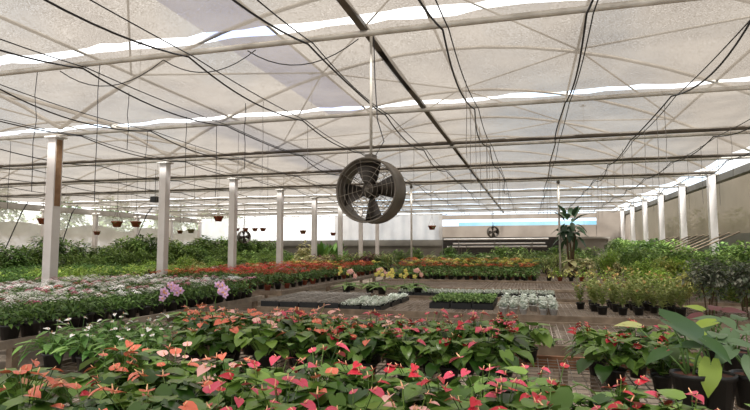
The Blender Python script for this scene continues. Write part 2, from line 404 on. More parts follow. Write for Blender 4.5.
# little sprayer heads under the net
for i, (px, py, Y) in enumerate(((141, 44, 6.6), (312, 74, 8.0), (583, 106, 10.5))):
    p = at(px, py, y=Y); t = thing('sprayer', p); tag(t, f'small sprayer hanging on a thin line, {("beside the near pipe at left", "left of the fan rod", "right of the fan")[i]}', 'sprayer')
    MB().tube([(0, 0, .02), (0, 0, ZP + .03 - p.z)], .004, 4).build('line', M['string'], t)
    b = MB(); b.lathe([(.001, .03), (.02, .025), (.022, 0), (.001, -.012)], 8); b.box((.03, 0, 0), (.05, .012, .012)); b.box((-.03, 0, 0), (.05, .012, .012)); b.build('nozzle', M['hose'], t)

# ------------------------------------------------------------------ hanging fan
def make_fan():
    t = thing('drum_fan')
    Rr, D = .32, .27
    me = MB(); prof = [(Rr, -D / 2), (Rr + .012, -D / 2 - .008), (Rr + .016, -D / 2 + .004), (Rr + .004, -D / 2 + .02), (Rr + .004, D / 2 - .02), (Rr + .016, D / 2 - .004), (Rr + .012, D / 2 + .008), (Rr - .006, D / 2), (Rr - .008, -D / 2), (Rr, -D / 2)]
    rot = Matrix.Rotation(PI / 2, 3, 'X')        # axis along -Y (front)
    me.lathe(prof, 48, m=rot); part('drum', me.mesh('drum', M['fan_drum']), t)
    hb = MB().lathe([(.001, .1), (.05, .095), (.075, .07), (.08, 0), (.07, -.09), (.001, -.095)], 24, m=rot)
    h = part('hub', hb.mesh('hub', M['fan_dark']), t)
    part('hub_cap', MB().lathe([(.001, .125), (.025, .12), (.035, .1), (.035, .09)], 16, m=rot).mesh('hub_cap', M['fan_drum']), h)
    for k in range(4):
        a = k * PI / 2 - .1; q = MB(); vs = []
        for j in range(5):
            r = .06 + (.30 - .06) * j / 4; wd = .05 + .085 * (j / 4) ** .7; tw = .75 - .35 * j / 4
            for s in (-1, 0, 1):
                l = s * wd; vs.append(Matrix.Rotation(a, 3, 'Y') @ Vector((l * math.cos(tw), l * math.sin(tw) + .012 * (1 - s * s), r)))
        q.add(vs, [(j * 3 + i, j * 3 + i + 1, j * 3 + i + 4, j * 3 + i + 3) for j in range(4) for i in range(2)])
        bl = part('blade', q.mesh('blade', M['fan_dark']), t)
        md = bl.modifiers.new('thickness', 'SOLIDIFY'); md.thickness = .006
    for nm, y, rr in (('front_guard', -D / 2, (.09, .14, .19, .24, .29)), ('rear_guard', D / 2 - .01, (.1, .2, .29))):
        g = MB()
        for r in rr: g.tube([(r * math.cos(2 * PI * i / 36), y - .03 * (1 - r / Rr), r * math.sin(2 * PI * i / 36)) for i in range(37)], .0028, 4, False)
        for i in range(8):
            a = 2 * PI * i / 8 + .2; g.tube([(.03 * math.cos(a), y - .03, .03 * math.sin(a)), (Rr * math.cos(a), y, Rr * math.sin(a))], .003, 4)
        part(nm, g.mesh(nm, M['guard']), t)
    for s in (-1, 1):
        part('motor_strut', MB().tube([(s * .05, .1, 0), (s * Rr, .1, 0)], .012, 6).mesh('motor_strut', M['fan_drum']), t)
    part('top_bracket', MB().box((0, 0, Rr + .03), (.08, .12, .05)).mesh('top_bracket', M['fan_drum'], False), t)
    return t
fan = make_fan()
pc = at(371, 191, y=5.42)
place(fan, pc, YAW - .42)
tag(fan, 'large drum fan hanging on a rod in the middle of the greenhouse', 'fan')
part('hanger_rod', MB().tube([(0, 0, .36), (0, 0, ZP - pc.z + .02)], .016, 8).mesh('hanger_rod', M['galv']), fan)
part('power_cable', MB().tube([(.02, .05, .36), (.12, .06, .52), (.05, .05, .75), (.03, .03, 1.2), (.02, .02, ZP - pc.z)], .006, 5).mesh('power_cable', M['hose']), fan)
fan_rod = KIDS[fan.name][-2:]
for px, py, Y, rz, lab in ((244, 237, 26, 1.0, 'small far drum fan hanging near the left end of the back wall'), (493, 232, 33, .5, 'small far drum fan hanging before the brown panel band')):
    o = place(fan, at(px, py, y=Y), rz); tag(o, lab, 'fan')
    for k in KIDS[o.name]:
        if k.name.startswith('power_cable'): k.hide_render = False
tag(MB().box(at(155, 199.5, y=13.2), (.17, .2, .16)).build('hanging_box', M['blackplastic']), 'small black box under the roof beside the second left post', 'box')
bx = at(155, 199.5, y=13.2)
tag(MB().tube([(bx.x, bx.y, bx.z + .08), (bx.x, bx.y, ZP)], .008, 5).build('hanging_cable', M['hose']), 'short cable holding the small black box below the roof', 'cable')

# ------------------------------------------------------------------ plant building blocks
def pot_me(r, h, m, nm='pot'):
    return MB().lathe([(.001, 0), (r * .72, 0), (r * .95, h * .86), (r * 1.04, h * .86), (r * 1.04, h), (r * .94, h), (r * .9, h * .9)], 14).mesh(nm, M[m])
def disc(r, z, m, nm='soil'):
    return MB().lathe([(.001, z + .006), (r * .5, z + .004), (r, z)], 12).mesh(nm, M[m])
def aim(az, el): return (math.cos(az) * math.cos(el), math.sin(az) * math.cos(el), math.sin(el))
P_POT = pot_me(.075, .12, 'blackplastic'); P_SOIL = disc(.069, .108, 'soil')
S_POT = pot_me(.07, .11, 'blackplastic'); S_SOIL = disc(.064, .099, 'soil')
S_POT2 = pot_me(.095, .14, 'blackplastic')
T_POT = pot_me(.075, .12, 'terracotta')

def spathe_me(col):
    m = MB(); m.leaf((0, 0, 0), (1, 0, 0), .06, HEART, droop=.25, fold=.25); return m.mesh('flower', M[col])
SPX = MB().tube([(0, 0, 0), (.006, 0, .01), (.014, 0, .022)], [.0033, .003, .0015], 6).mesh('spadix', M['spadix'])
SPA = {c: spathe_me(c) for c in ('coral', 'pink', 'red', 'palepink', 'whitefl')}

def make_anthurium(name, col, nfl, seed, leafmat, h=.36, nleaf=38, ls=(.08, .14), shape=None, fs=1.):
    global R; R = random.Random(seed)
    t = thing(name)
    p = part('pot', P_POT, t); part('soil', P_SOIL, p)
    g = MB()
    for i in range(nleaf):
        az = i * 2.4 + U(-.3, .3); rr = U(.04, .2) * (1 if i > 4 else .5); z = h * U(.5, .9) * (1.05 - rr)
        b = Vector((rr * math.cos(az), rr * math.sin(az), z))
        g.tube([(0, 0, .1), b * .5 + Vector((0, 0, .09)), b], .003, 3, False)
        g.leaf(b, aim(az + U(-.7, .7), U(-.8, .5)), U(*ls), shape or HEART, droop=U(.1, .4), fold=U(.05, .3), ruff=U(0, .02))
    fl = []
    for i in range(nfl):
        az = U(0, 2 * PI); rr = U(.02, .17); z = h * U(.74, 1.06) + .02
        b = Vector((rr * math.cos(az), rr * math.sin(az), z)); g.tube([(0, 0, .1), b * .6 + Vector((0, 0, .06)), b], .0025, 3, False)
        fl.append((b, (U(-.5, .3), U(-.6, .3), az + U(-.6, .6)), U(.7, 1.25)))
    part('foliage', g.mesh('foliage', M[leafmat]), t)
    for b, rot, s in fl:
        f = part('flower', SPA[col], t, b, rot); f.scale = (s * fs, s * fs, s * fs); part('spadix', SPX, f)
    return t
def cluster_me(r, n, col, dome=.6, fs=.3):
    """a dome of small florets"""
    m = MB()
    for i in range(n):
        a = i * 2.4; q = math.sqrt((i + .5) / n); c = Vector((r * q * math.cos(a), r * q * math.sin(a), r * dome * (1 - q * q)))
        s = r * fs
        for k in range(4):
            m.leaf(c, aim(a + k * PI / 2, .15), s, RHOMB, droop=.1, fold=.2)
    return m.mesh('bloom', M[col], False)
def make_bedder(name, leafmat, heads, col, seed, pot, h=.3, spread=.13, nleaf=46, ll=(.05, .085), br=.045, leaf=LANCE, nfl=14, fs=.3):
    global R; R = random.Random(seed)
    t = thing(name); p = part('pot', pot, t); part('soil', S_SOIL, p)
    g = MB()
    for i in range(nleaf):
        az = U(0, 2 * PI); q = math.sqrt(U(0, 1)); rr = spread * q; z = .1 + (h - .12) * U(.15, 1) * (1 - .35 * q * q)
        g.leaf((rr * .8 * math.cos(az), rr * .8 * math.sin(az), z), aim(az + U(-.7, .7), U(-.3, .7)), U(*ll), leaf, droop=U(.1, .5), fold=.2)
    for i in range(5):
        az = i * 1.26; g.tube([(0, 0, .1), (spread * .5 * math.cos(az), spread * .5 * math.sin(az), h * .9)], .004, 3, False)
    part('foliage', g.mesh('foliage', M[leafmat]), t)
    me = cluster_me(br, nfl, col, fs=fs)
    for i in range(heads):
        az = i * 2.4 + U(-.3, .3); rr = spread * math.sqrt((i + .4) / heads) * .95
        o = part('bloom', me, t, (rr * math.cos(az), rr * math.sin(az), h + U(-.035, .02)), (U(-.3, .3), U(-.3, .3), U(0, 3))); s = U(.75, 1.15); o.scale = (s, s, s)
    return t
def make_shrub(name, leafmat, seed, rx, h, n, ls, stem='bark', shape=RHOMB, base=.15, pot=None):
    global R; R = random.Random(seed); t = thing(name); g = MB()
    blobs = [(U(-.45, .45) * rx, U(-.45, .45) * rx, h * U(.35, .85), U(.35, .6)) for _ in range(9)]
    for i in range(n):
        bx_, by_, bz, br = blobs[i % 9]; az = U(0, 2 * PI); el = math.asin(U(-.6, 1)); rr = br * U(.7, 1.)
        d = Vector(aim(az, el)); c = Vector((bx_ + d.x * rr * rx, by_ + d.y * rr * rx, max(base * h, bz + d.z * rr * h * .45)))
        g.leaf(c, aim(az + U(-.8, .8), el * .5 + U(-.5, .3)), U(*ls), shape, droop=U(.1, .5), fold=.2)
    part('foliage', g.mesh('foliage', M[leafmat]), t)
    s = MB()
    for i in range(5):
        a = i * 1.3; s.tube([(.05 * math.cos(a), .05 * math.sin(a), .05 if pot else 0), (.15 * rx * math.cos(a), .15 * rx * math.sin(a), h * .4), (.4 * rx * math.cos(a), .4 * rx * math.sin(a), h * .8)], [.012, .009, .004], 4)
    part('stem', s.mesh('stem', M[stem]), t)
    if pot: part('pot', pot, t)
    return t

# ------------------------------------------------------------------ benches
ZB = .75
def bench(x0, x1, y0, y1, label, step=.08, stepy=.12, wood='woodgrey', nleg=None, front='wood'):
    t = thing('plant_bench', ((x0 + x1) / 2, (y0 + y1) / 2, 0)); tag(t, label, 'bench', None)
    w, d = x1 - x0, y1 - y0
    m = MB(); x = -w / 2
    while x < w / 2: m.box((x, 0, ZB - .006), (.007, d, .007)); x += step
    y = -d / 2
    while y < d / 2: m.box((0, y, ZB - .012), (w, .006, .006)); y += stepy
    m.build('wire_mesh', M['mesh'], t)
    for s in (-1, 1): MB().box((0, s * d / 2, ZB - .035), (w, .045, .1)).build('long_rail', M[front], t)
    for s in (-1, 1): MB().box((s * w / 2, 0, ZB - .03), (.045, d - .05, .085)).build('end_rail', M[wood], t)
    n = nleg or max(2, round(max(w, d) / 1.5)) + 1
    for i in range(n):
        u = i / (n - 1) - .5
        for s in (-1, 1):
            px_, py_ = (u * (w - .2), s * (d / 2 - .1)) if w > d else (s * (w / 2 - .1), u * (d - .2))
            MB().box((px_, py_, (ZB - .085) / 2), (.08, .08, ZB - .085)).build('leg', M['wood'], t)
        c = MB()
        if w > d: c.box((u * (w - .2), 0, ZB - .06), (.05, d - .06, .06))
        else: c.box((0, u * (d - .2), ZB - .06), (w - .06, .05, .06))
        c.build('cross_beam', M[wood], t)
    return t
bench(-3.0, 1.6, 1.5, 2.98, 'nearest wire mesh bench, full of anthuriums in bloom')
b2 = bench(-3.8, 3.4, 3.36, 5.1, 'wire mesh bench with reddish front board, second from the near end', front='woodred')
bench(-4.35, 3.4, 5.65, 7.4, 'bare wire mesh bench behind the anthuriums, third from the near end')
bench(-4.25, 3.4, 8.1, 10.1, 'wire mesh bench holding empty black cell trays and white plants')
bench(-4.25, 3.4, 10.75, 12.5, 'wire mesh bench with pale trays, just behind the black cell trays')
bench(-4.25, 3.4, 13.2, 15.8, 'bare wire mesh bench in front of the red and yellow flower bed')
bench(-4.3, 3.4, 16.4, 19.6, 'far bench under the strip of red and yellow flowers')
bench(-4.3, 3.4, 20.6, 23.6, 'farthest central bench under mixed green plants')
bench(-8.85, -5.15, 3.2, 10.0, 'long left bench of white and pink star flowers')
bench(-8.85, -5.25, 11.1, 23.5, 'long left bench of red flowering pots further back')
bench(-14.5, -9.3, 6.5, 15.5, 'outer left bench of low green ferny plants behind the posts')

# ------------------------------------------------------------------ anthuriums
A = {}
for c, lm in (('coral', 'anthleaf'), ('pink', 'anthleaf'), ('red', 'anthleaf'), ('palepink', 'anthleaf_pale')):
    A[c] = [make_anthurium('anthurium', c, n, hash((c, k)) % 1000 if False else 10 + k * 7 + len(c), lm if k < 2 else 'anthleaf_pale') for k, n in enumerate((5, 8, 4))]
R = random.Random(21)
CN = {'coral': 'coral', 'pink': 'pink', 'red': 'red', 'palepink': 'pale pink'}
def colour_for(x, right=False):
    q = R.random()
    if x < -1.9: return 'coral' if q < .72 else ('palepink' if q < .9 else 'pink')
    if x < -1.0: return 'coral' if q < .3 else ('pink' if q < .62 else ('red' if q < .9 else 'palepink'))
    return 'pink' if q < .42 else ('red' if q < .94 else 'palepink')
def anth_row(y, xs, rowname, sc=1., gap=(0, 0)):
    i = 0
    for x in xs:
        p = (x + U(-.05, .05), y + U(-.05, .05), ZB)
        if not seen((p[0], p[1], ZB + .25), 60): continue
        if gap[0] < pix((p[0], p[1], ZB + .28))[0] < gap[1]: continue
        if 2.7 < y < 3 and pix((p[0], p[1], ZB + .28))[0] > 655: continue
        c = colour_for(x); o = place(A[c][R.choice((0, 0, 2, 1) if y < 3 else (0, 1, 1, 2))], p, U(0, 6.28), sc * U(.9, 1.08))
        tag(o, f'{CN[c]} flowered potted anthurium, {nth(i)} from the left, {rowname}', 'plant', 'potted anthuriums'); i += 1
def fr(a, b, s):
    o = []; x = a
    while x <= b: o.append(x); x += s
    return o
anth_row(1.95, fr(-2.1, 1.3, .28), 'lowest row of the nearest bench')
anth_row(2.24, fr(-2.45, 1.4, .28), 'second row of the nearest bench', gap=(34, 70))
anth_row(2.53, fr(-2.7, 1.4, .28), 'third row of the nearest bench', gap=(28, 100))
anth_row(2.8, fr(-2.85, 1.45, .29), 'back row of the nearest bench', gap=(30, 112))
anth_row(3.95, fr(-2.6, -.1, .29), 'front row of the second bench')
anth_row(4.25, fr(-2.75, -.05, .28), 'second row of the second bench')
anth_row(4.55, fr(-3.0, .0, .28), 'third row of the second bench')
anth_row(4.86, fr(-3.3, .05, .27), 'back row of the second bench')
anth_row(4.15, [.5, .8], 'front of group beside bare mesh')
anth_row(4.5, [.48, .78], 'middle of group beside bare mesh')
anth_row(4.85, [.5, .78, 1.03], 'back of group beside bare mesh')
# white flowering plants at the left end of the second bench
SPT = [make_anthurium('peace_lily', 'whitefl', n, 60 + n, 'spathleaf', .34, 46, (.09, .14), LANCE, .72) for n in (5, 6, 4)]
R = random.Random(5); i = 0
for y, xs in ((3.56, (-3.66, -3.36, -3.02, -2.75)), (3.9, (-3.66, -3.34, -3.02)), (4.25, (-3.62, -3.3))):
    for x in xs:
        o = place(SPT[i % 3], (x + U(-.03, .03), y + U(-.03, .03), ZB), U(0, 6), U(.92, 1.05))
        tag(o, f'white flowered leafy plant in black pot, {nth(i)} in the clump at bench end', 'plant', 'white flowered plants on the second bench'); i += 1

# ------------------------------------------------------------------ star flowers on the left bench
PN = {'pentwhite': 'white', 'pentpink': 'pink', 'pentrose': 'rose', 'pentred': 'red'}
PT = {c: [make_bedder('star_flower', 'pentleaf', n, c, 30 + n + len(c), S_POT2, .36, .15, 70, (.06, .1), .05) for n in ((6, 4) if c == 'pentwhite' else (4, 3))] for c in PN}
R = random.Random(33); row = 0
for x in [-5.27 - .27 * k for k in range(13)]:
    i = 0
    for y in fr(4.0, 9.9, .27):
        if y > 8.2 and x < -8.6: continue
        p = (x + U(-.05, .05), y + U(-.05, .05), ZB)
        if not seen((p[0], p[1], ZB + .3), 14): continue
        q = R.random()
        c = 'pentrose' if (y < 6.4 and q < .25) or (q < .08) else ('pentpink' if q < .24 else ('pentred' if q < .3 else 'pentwhite'))
        o = place(R.choice(PT[c]), p, U(0, 6), U(.9, 1.12))
        tag(o, f'{PN[c]} star flower in a black pot, {nth(i)} along row {nth(row)} from the aisle', 'plant', 'star flowers on the left bench'); i += 1
    row += 1

# orchids at the bench corner
def make_orchid(name, col, seed, nfl, h, side):
    global R; R = random.Random(seed); t = thing(name); p = part('pot', P_POT, t); part('soil', P_SOIL, p)
    g = MB()
    for i in range(6): g.leaf((0, 0, .11), aim(i * 1.05, .35), U(.24, .34), [(a, b * 1.6, c) for a, b, c in STRAP], droop=.5, fold=.3)
    part('foliage', g.mesh('foliage', M['spathleaf']), t)
    st = [(0, 0, .1), (0, 0, h * .7), (side * .08, -.02, h), (side * .2, -.05, h + .02), (side * .3, -.08, h - .06)]
    part('stem', MB().tube(st, .004, 5).mesh('stem', M['stemg']), t)
    f = MB()
    for k in range(5): f.leaf((0, 0, 0), (math.cos(k * 1.257), .15, math.sin(k * 1.257)), .042, OVAL, up=(0, -1, 0), droop=.1, fold=.1)
    me = f.mesh('flower', M[col], False); lip = MB().lathe([(.001, .012), (.01, .006), (.008, -.006), (.001, -.01)], 8).mesh('lip', M['spadix'])
    for i in range(nfl):
        u = i / max(1, nfl - 1); a = st[2 if u < .5 else 3]; b = st[3 if u < .5 else 4]; v = (u * 2) % 1
        q = Vector(a).lerp(Vector(b), v) + Vector((U(-.03, .03), -.02, U(-.045, .04)))
        o = part('flower', me, t, q, (U(-.3, .3), 0, U(-.7, .7))); part('lip', lip, o)
    return t
OR = [make_orchid('orchid', 'lilac', 3, 14, .36, -.8), make_orchid('orchid', 'lilac', 4, 11, .38, .5)]
for i, (px, py, o_) in enumerate(((184, 316, 0), (211, 314, 1))):
    o = place(OR[i], (-4.08 + .36 * i, 5.95 + .06 * i, ZB), .1, 1.2)
    tag(o, f'potted lilac orchid at the end of the bare mesh bench, {("left", "right")[i]} of two', 'orchid')
OY = [make_orchid('orchid', 'yellowfl', 8 + k, 4, .34, 1 - 2 * (k % 2)) for k in range(2)] + [make_orchid('orchid', 'palepink', 12, 8, .34, 1)]
for i, (x, y, k) in enumerate(((-3.75, 11.1, 2), (-3.3, 11.3, 0), (-2.95, 11.0, 0), (-2.55, 11.35, 1), (-2.2, 11.05, 1), (-3.9, 11.9, 1), (-3.4, 12.1, 2), (-2.5, 12.0, 2))):
    o = place(OY[k], (x, y, ZB), U(-.5, .5), 1.25)
    tag(o, f'{("yellow", "yellow", "mauve pink")[k]} orchid on the bench behind the cell trays, {nth(i)} of that clump', 'orchid', 'orchids behind the cell trays')

# ------------------------------------------------------------------ trays
def make_tray(name, w, d, h, nx, ny, cells=True):
    t = thing(name); m = MB()
    m.box((0, 0, .005), (w, d, .01))
    for s in (-1, 1): m.box((s * w / 2, 0, h / 2), (.012, d, h)); m.box((0, s * d / 2, h / 2), (w, .012, h))
    part('tray', m.mesh('tray', M['blackplastic'], False), t)
    if cells:
        m = MB()
        for i in range(nx + 1): m.box((-w / 2 + w * i / nx, 0, h + .004), (.022, d, .03))
        for j in range(1, ny): m.box((0, -d / 2 + d * j / ny, h - .012), (w, .016, .02))
        part('cell_grid', m.mesh('cell_grid', M['traygrey'], False), t)
    return t
def fill(t, leafmat, w, d, z, n, ls, seed, shape=OVAL, el=(.1, 1.2)):
    q = random.Random(seed); g = MB()
    for i in range(n):
        a = q.uniform(0, 6.28); g.leaf((q.uniform(-w / 2, w / 2), q.uniform(-d / 2, d / 2), z + q.uniform(-.02, .025)), aim(a, q.uniform(*el)), q.uniform(*ls), shape, droop=.2, fold=.2)
    part('foliage', g.mesh('foliage', M[leafmat]), t)
TE = make_tray('cell_tray', .31, .58, .1, 4, 8)
i = 0
for r, y in enumerate((8.43, 9.05, 9.67)):
    for c in range(4):
        x = -4.05 + c * .335
        tag(place(TE, (x, y, ZB), 0), f'empty black cell tray on the bench, {nth(c)} from the left, {("front", "middle", "back")[r]} row', 'tray', 'empty cell trays')
TW = make_tray('seedling_tray', .31, .58, .06, 4, 8, False); fill(TW, 'silver', .3, .56, .08, 330, (.035, .06), 3)
TG = make_tray('seedling_tray', .31, .58, .09, 4, 8, False); fill(TG, 'plug', .31, .58, .12, 300, (.03, .055), 4)
TP = make_tray('seedling_tray', .31, .58, .06, 4, 8, False); fill(TP, 'silver', .31, .58, .07, 300, (.03, .05), 5)
for i, (x, y) in enumerate(((-2.7, 8.43), (-2.36, 8.43), (-2.68, 9.05), (-2.34, 9.05), (-2.32, 9.67))):
    tag(place(TW, (x, y, ZB), 0), f'tray of silvery seedlings beside the empty cell trays, {nth(i)} of five', 'tray', 'silvery seedling trays beside the cell trays')
for i in range(6):
    tag(place(TG, (-1.4 + (i % 3) * .335, 9.0 + (i // 3) * .62, ZB), 0), f'tray of green seedlings on the bench, {nth(i % 3)} from the left, {("front", "back")[i // 3]} row', 'tray', 'green seedling trays')
for i in range(9):
    tag(place(TP, (-2.45 + i * .34, 11.25 if i < 5 else 11.4, ZB), 0), f'tray of pale seedlings on the bench behind, {nth(i)} from the left', 'tray', 'pale seedling trays on the second row')
# white pots of silvery plants
def make_silver(seed):
    global R; R = random.Random(seed); t = thing('dusty_miller'); p = part('pot', pot_me(.055, .08, 'whitepot'), t); part('soil', disc(.05, .07, 'soil'), p); g = MB()
    for i in range(26): g.leaf((U(-.03, .03), U(-.03, .03), U(.07, .13)), aim(U(0, 6.28), U(.1, 1.4)), U(.05, .085), OVAL, droop=.3, fold=.3)
    part('foliage', g.mesh('foliage', M['silver']), t); return t
SV = [make_silver(70 + k) for k in range(3)]
for r in range(10):
    i = 0
    for c in range(6):
        if c == 3 and r < 3: continue
        x = -.4 + c * .14 ; y = 8.3 + r * .15
        tag(place(SV[(r * 5 + c) % 3], (x, y, ZB), U(0, 6), U(.9, 1.15)), f'silvery dusty miller in a white pot, {nth(i)} from the left in row {nth(r)}', 'plant', 'silvery potted plants'); i += 1

# ------------------------------------------------------------------ pots on the right of the mesh benches
def make_spiky(seed, h=.55):
    global R; R = random.Random(seed); t = thing('croton'); p = part('pot', S_POT, t); part('soil', S_SOIL, p); g = MB(); tip = MB()
    for s in range(6):
        a = s * 1.05; hh = h * U(.6, 1.12)
        top = Vector((.1 * math.cos(a), .1 * math.sin(a), hh)); g.tube([(0, 0, .1), top], .004, 3, False)
        for i in range(20):
            u = .1 + .9 * i / 19; c = Vector((0, 0, .1)).lerp(top, u)
            (tip if u > .88 and s % 2 else g).leaf(c, aim(i * 2.4 + s, U(.2, .9)), U(.07, .12) * (1.1 - .4 * u), LANCE, droop=.2, fold=.2)
    part('foliage', g.mesh('foliage', M['croton']), t); part('tip_leaves', tip.mesh('tip_leaves', M['crotontip']), t, label='orange tinted leaf tips'); return t
CR = [make_spiky(80 + k) for k in range(3)]
i = 0
for y in (8.6, 8.95, 9.3, 9.65):
    for x in fr(.95, 2.1, .26):
        tag(place(CR[i % 3], (x + U(-.04, .04), y + U(-.04, .04), ZB), U(0, 6), U(.85, 1.1)), f'upright yellowish bush in black pot, {nth(i % 5)} from the left in row {nth(i // 5)}', 'plant', 'yellowish bushes on the mesh bench'); i += 1
tag(place(CR[0], (.73, 9.2, ZB), 1, .95), 'single upright yellowish bush standing apart on bare mesh', 'plant')

def make_big(name, leaves, seed, pot='blackplastic', soil='redsoil', r=.11):
    """broad leaved plant: leaves = (azimuth, reach, height, length, elevation, material)"""
    global R; R = random.Random(seed); t = thing(name); p = part('pot', pot_me(r, .2, pot), t); part('soil', disc(r * .93, .185, soil), p)
    for az, rr, z, L, el, m in leaves:
        b = Vector((rr * math.cos(az), rr * math.sin(az), z)); g = MB()
        if L: g.leaf(b, aim(az, el), L, ARROW, droop=.25, fold=.18, up=(0, -.35, 1))
        else: g.leaf(b, (.85, .1, -.45), .4, ARROW, droop=.06, fold=.2, up=(.25, -.35, .7))
        lfp = part('leaf', g.mesh('leaf', M[m]), t)
        part('stalk', MB().tube([(.02 * math.cos(az), .02 * math.sin(az), .18), b * .45 + Vector((0, 0, z * .3)), b], [.009, .007, .005], 5).mesh('stalk', M['stemg']), lfp)
    return t
BIGS = [
    (at(690, 374, z=ZB + .19), [(3.0, .09, .49, .0, 0, 'bigleaf'), (3.6, .16, .33, .15, -.3, 'bigleaf'), (5.6, .1, .4, .17, -.5, 'bigleaf'), (.4, .1, .36, .16, .2, 'greyleaf'), (1.6, .08, .42, .16, .5, 'greyleaf')], 'broad leaved plant with a big dark arrow leaf, left of the three soil pots'),
    (at(716, 375, z=ZB + .19), [(4.2, .1, .27, .19, -1.1, 'limeleaf'), (1.2, .14, .4, .18, .2, 'greyleaf'), (.2, .12, .38, .17, -.1, 'greyleaf'), (2.2, .1, .42, .15, .4, 'limeleaf'), (3.2, .08, .36, .15, .1, 'greyleaf')], 'broad leaved plant with a lime leaf drooping over its soil pot'),
    (at(751, 375, z=ZB + .19), [(2.8, .12, .38, .17, .1, 'greyleaf'), (3.7, .14, .34, .16, -.4, 'greyleaf'), (1.4, .1, .42, .16, .2, 'greyleaf'), (4.4, .1, .3, .15, -.6, 'greyleaf')], 'grey green broad leaved plant at the frame edge of the second bench'),
    (at(735, 352, z=ZB + .19), [(2.4, .12, .4, .2, .2, 'greyleaf'), (3.2, .14, .4, .18, -.2, 'limeleaf'), (4.2, .1, .34, .2, -.6, 'greyleaf'), (5.2, .12, .38, .2, -.4, 'greyleaf'), (1.0, .1, .42, .18, .2, 'bigleaf')], 'grey and lime leaved plant behind the soil pots'),
    (at(662, 352, z=ZB + .19), [(3.0, .16, .37, .16, .15, 'paleleaf'), (3.9, .12, .24, .13, -.3, 'bigleaf'), (4.9, .1, .24, .13, -.4, 'bigleaf')], 'broad leaved plant with a pale yellow leaf beside the pink anthuriums'),
    (at(714, 338, z=ZB + .19), [(3.4, .1, .38, .16, -.2, 'purpleleaf'), (1.2, .12, .42, .17, .3, 'purpleleaf'), (4.2, .1, .36, .18, -.4, 'bigleaf'), (5.2, .1, .36, .17, -.3, 'greyleaf'), (0, .1, .42, .17, .1, 'purpleleaf'), (2.4, .1, .42, .16, .3, 'limeleaf')], 'broad leaved plant with dark reddish leaves near the shrubs')]
for i, (p, lv, lab) in enumerate(BIGS):
    o = make_big('broad_leaved_plant', lv, 90 + i); o.location = (p.x, p.y, ZB); tag(o, lab, 'plant')

# ------------------------------------------------------------------ red flower bench, left, further back
RED = {c: [make_bedder('bedding_plant', 'pentleaf', 5, c, 40 + k + len(c), (S_POT, T_POT)[k], .36, .16, 40, (.06, .1), .06, OVAL, 12, .35) for k in range(2)] for c in ('redfl', 'orangefl', 'yellowfl', 'pentpink')}
BN = {'redfl': 'red', 'orangefl': 'orange', 'yellowfl': 'yellow', 'pentpink': 'pink'}
R = random.Random(9); row = 0
for x in fr(-8.6, -5.4, .37)[::-1]:
    i = 0
    for y in fr(11.3, 20.5, .42):
        q = R.random(); c = 'redfl' if q < .78 else ('orangefl' if q < .93 else 'pentpink')
        if y > 18: c = 'yellowfl' if q < .3 else ('orangefl' if q < .8 else 'redfl')
        tag(place(R.choice(RED[c]), (x + U(-.05, .05), y + U(-.06, .06), ZB), U(0, 6), U(.95, 1.2)), f'{BN[c]} bedding plant on the far left bench, {nth(i)} along row {nth(row)} from the aisle', 'plant', 'bedding plants on the left bench'); i += 1
    row += 1
# red and yellow strip on the far centre bench
for r, (y, cs, zz) in enumerate(((16.6, ('pentred',), 1.), (17.05, ('redfl', 'orangefl'), 1.15), (17.5, ('orangefl', 'redfl', 'yellowfl'), 1.25), (17.95, ('yellowfl',), 1.4), (18.45, ('yellowfl', 'yellowfl', 'orangefl'), 1.55))):
    for i, x in enumerate(fr(-4.0, .2, .31)):
        c = R.choice(cs); c = c if c in RED else 'redfl'
        if r == 0: continue
        tag(place(R.choice(RED[c]), (x + U(-.05, .05), y, ZB), U(0, 6), zz), f'{BN[c]} bedding plant of the centre strip, {nth(i)} from the left, {("", "front", "second", "third", "back")[r]} row', 'plant', 'bedding plants of the far centre strip')
GB = [make_shrub('low_bush', 'shrubdeep', 300, .2, .3, 90, (.05, .09), pot=S_POT)]
for i, x in enumerate(fr(-4.0, .2, .24)):
    tag(place(GB[0], (x, 16.62, ZB), U(0, 6), 1.15), f'low green plant edging the far flower strip, {nth(i)} from the left', 'plant', 'green edging plants of the far strip')
YB = [make_shrub('low_bush', 'shrubyellow', 301, .22, .34, 90, (.05, .09), pot=S_POT), make_shrub('low_bush', 'shrubbright', 302, .22, .34, 90, (.05, .09), pot=T_POT)]
for i, x in enumerate(fr(.5, 3.2, .3)):
    tag(place(YB[i % 2], (x, 16.7 + U(0, .2), ZB), U(0, 6), 1.05), f'low yellow green potted bush on the far bench, {nth(i)} from the left', 'plant', 'yellow green pots on the far bench')

# ------------------------------------------------------------------ shrubs and hedges
SH = [make_shrub('shrub', m, 400 + i, .62, h, n, ls) for i, (m, h, n, ls) in enumerate((('shrubleaf', 1.6, 1500, (.08, .14)), ('shrubdeep', 1.7, 1500, (.08, .15)), ('shrubleaf', 1.5, 1900, (.06, .11)), ('shrubbright', 1.4, 1500, (.07, .13)), ('shrubyellow', 1.4, 1500, (.07, .12)), ('duskleaf', 1.4, 1300, (.07, .13))))]
SN = ('mid green', 'deep green', 'fine leaved green', 'bright lime', 'yellow green', 'dusky grey purple')
R = random.Random(77)
def hedge(pts, phrase, group, mix, s0=1., s1=1.2):
    pts = [p for p in pts if seen((p[0], p[1], 1.2), 40)]
    pts.sort(key=lambda p: pix((p[0], p[1], 1))[0])
    for i, p in enumerate(pts):
        k = R.choice(mix); o = place(SH[k], (p[0], p[1], p[2]), U(0, 6), U(s0, s1) * (p[3] if len(p) > 3 else 1))
        tag(o, f'{SN[k]} shrub {phrase}, {nth(i)} from the left', 'shrub', group)
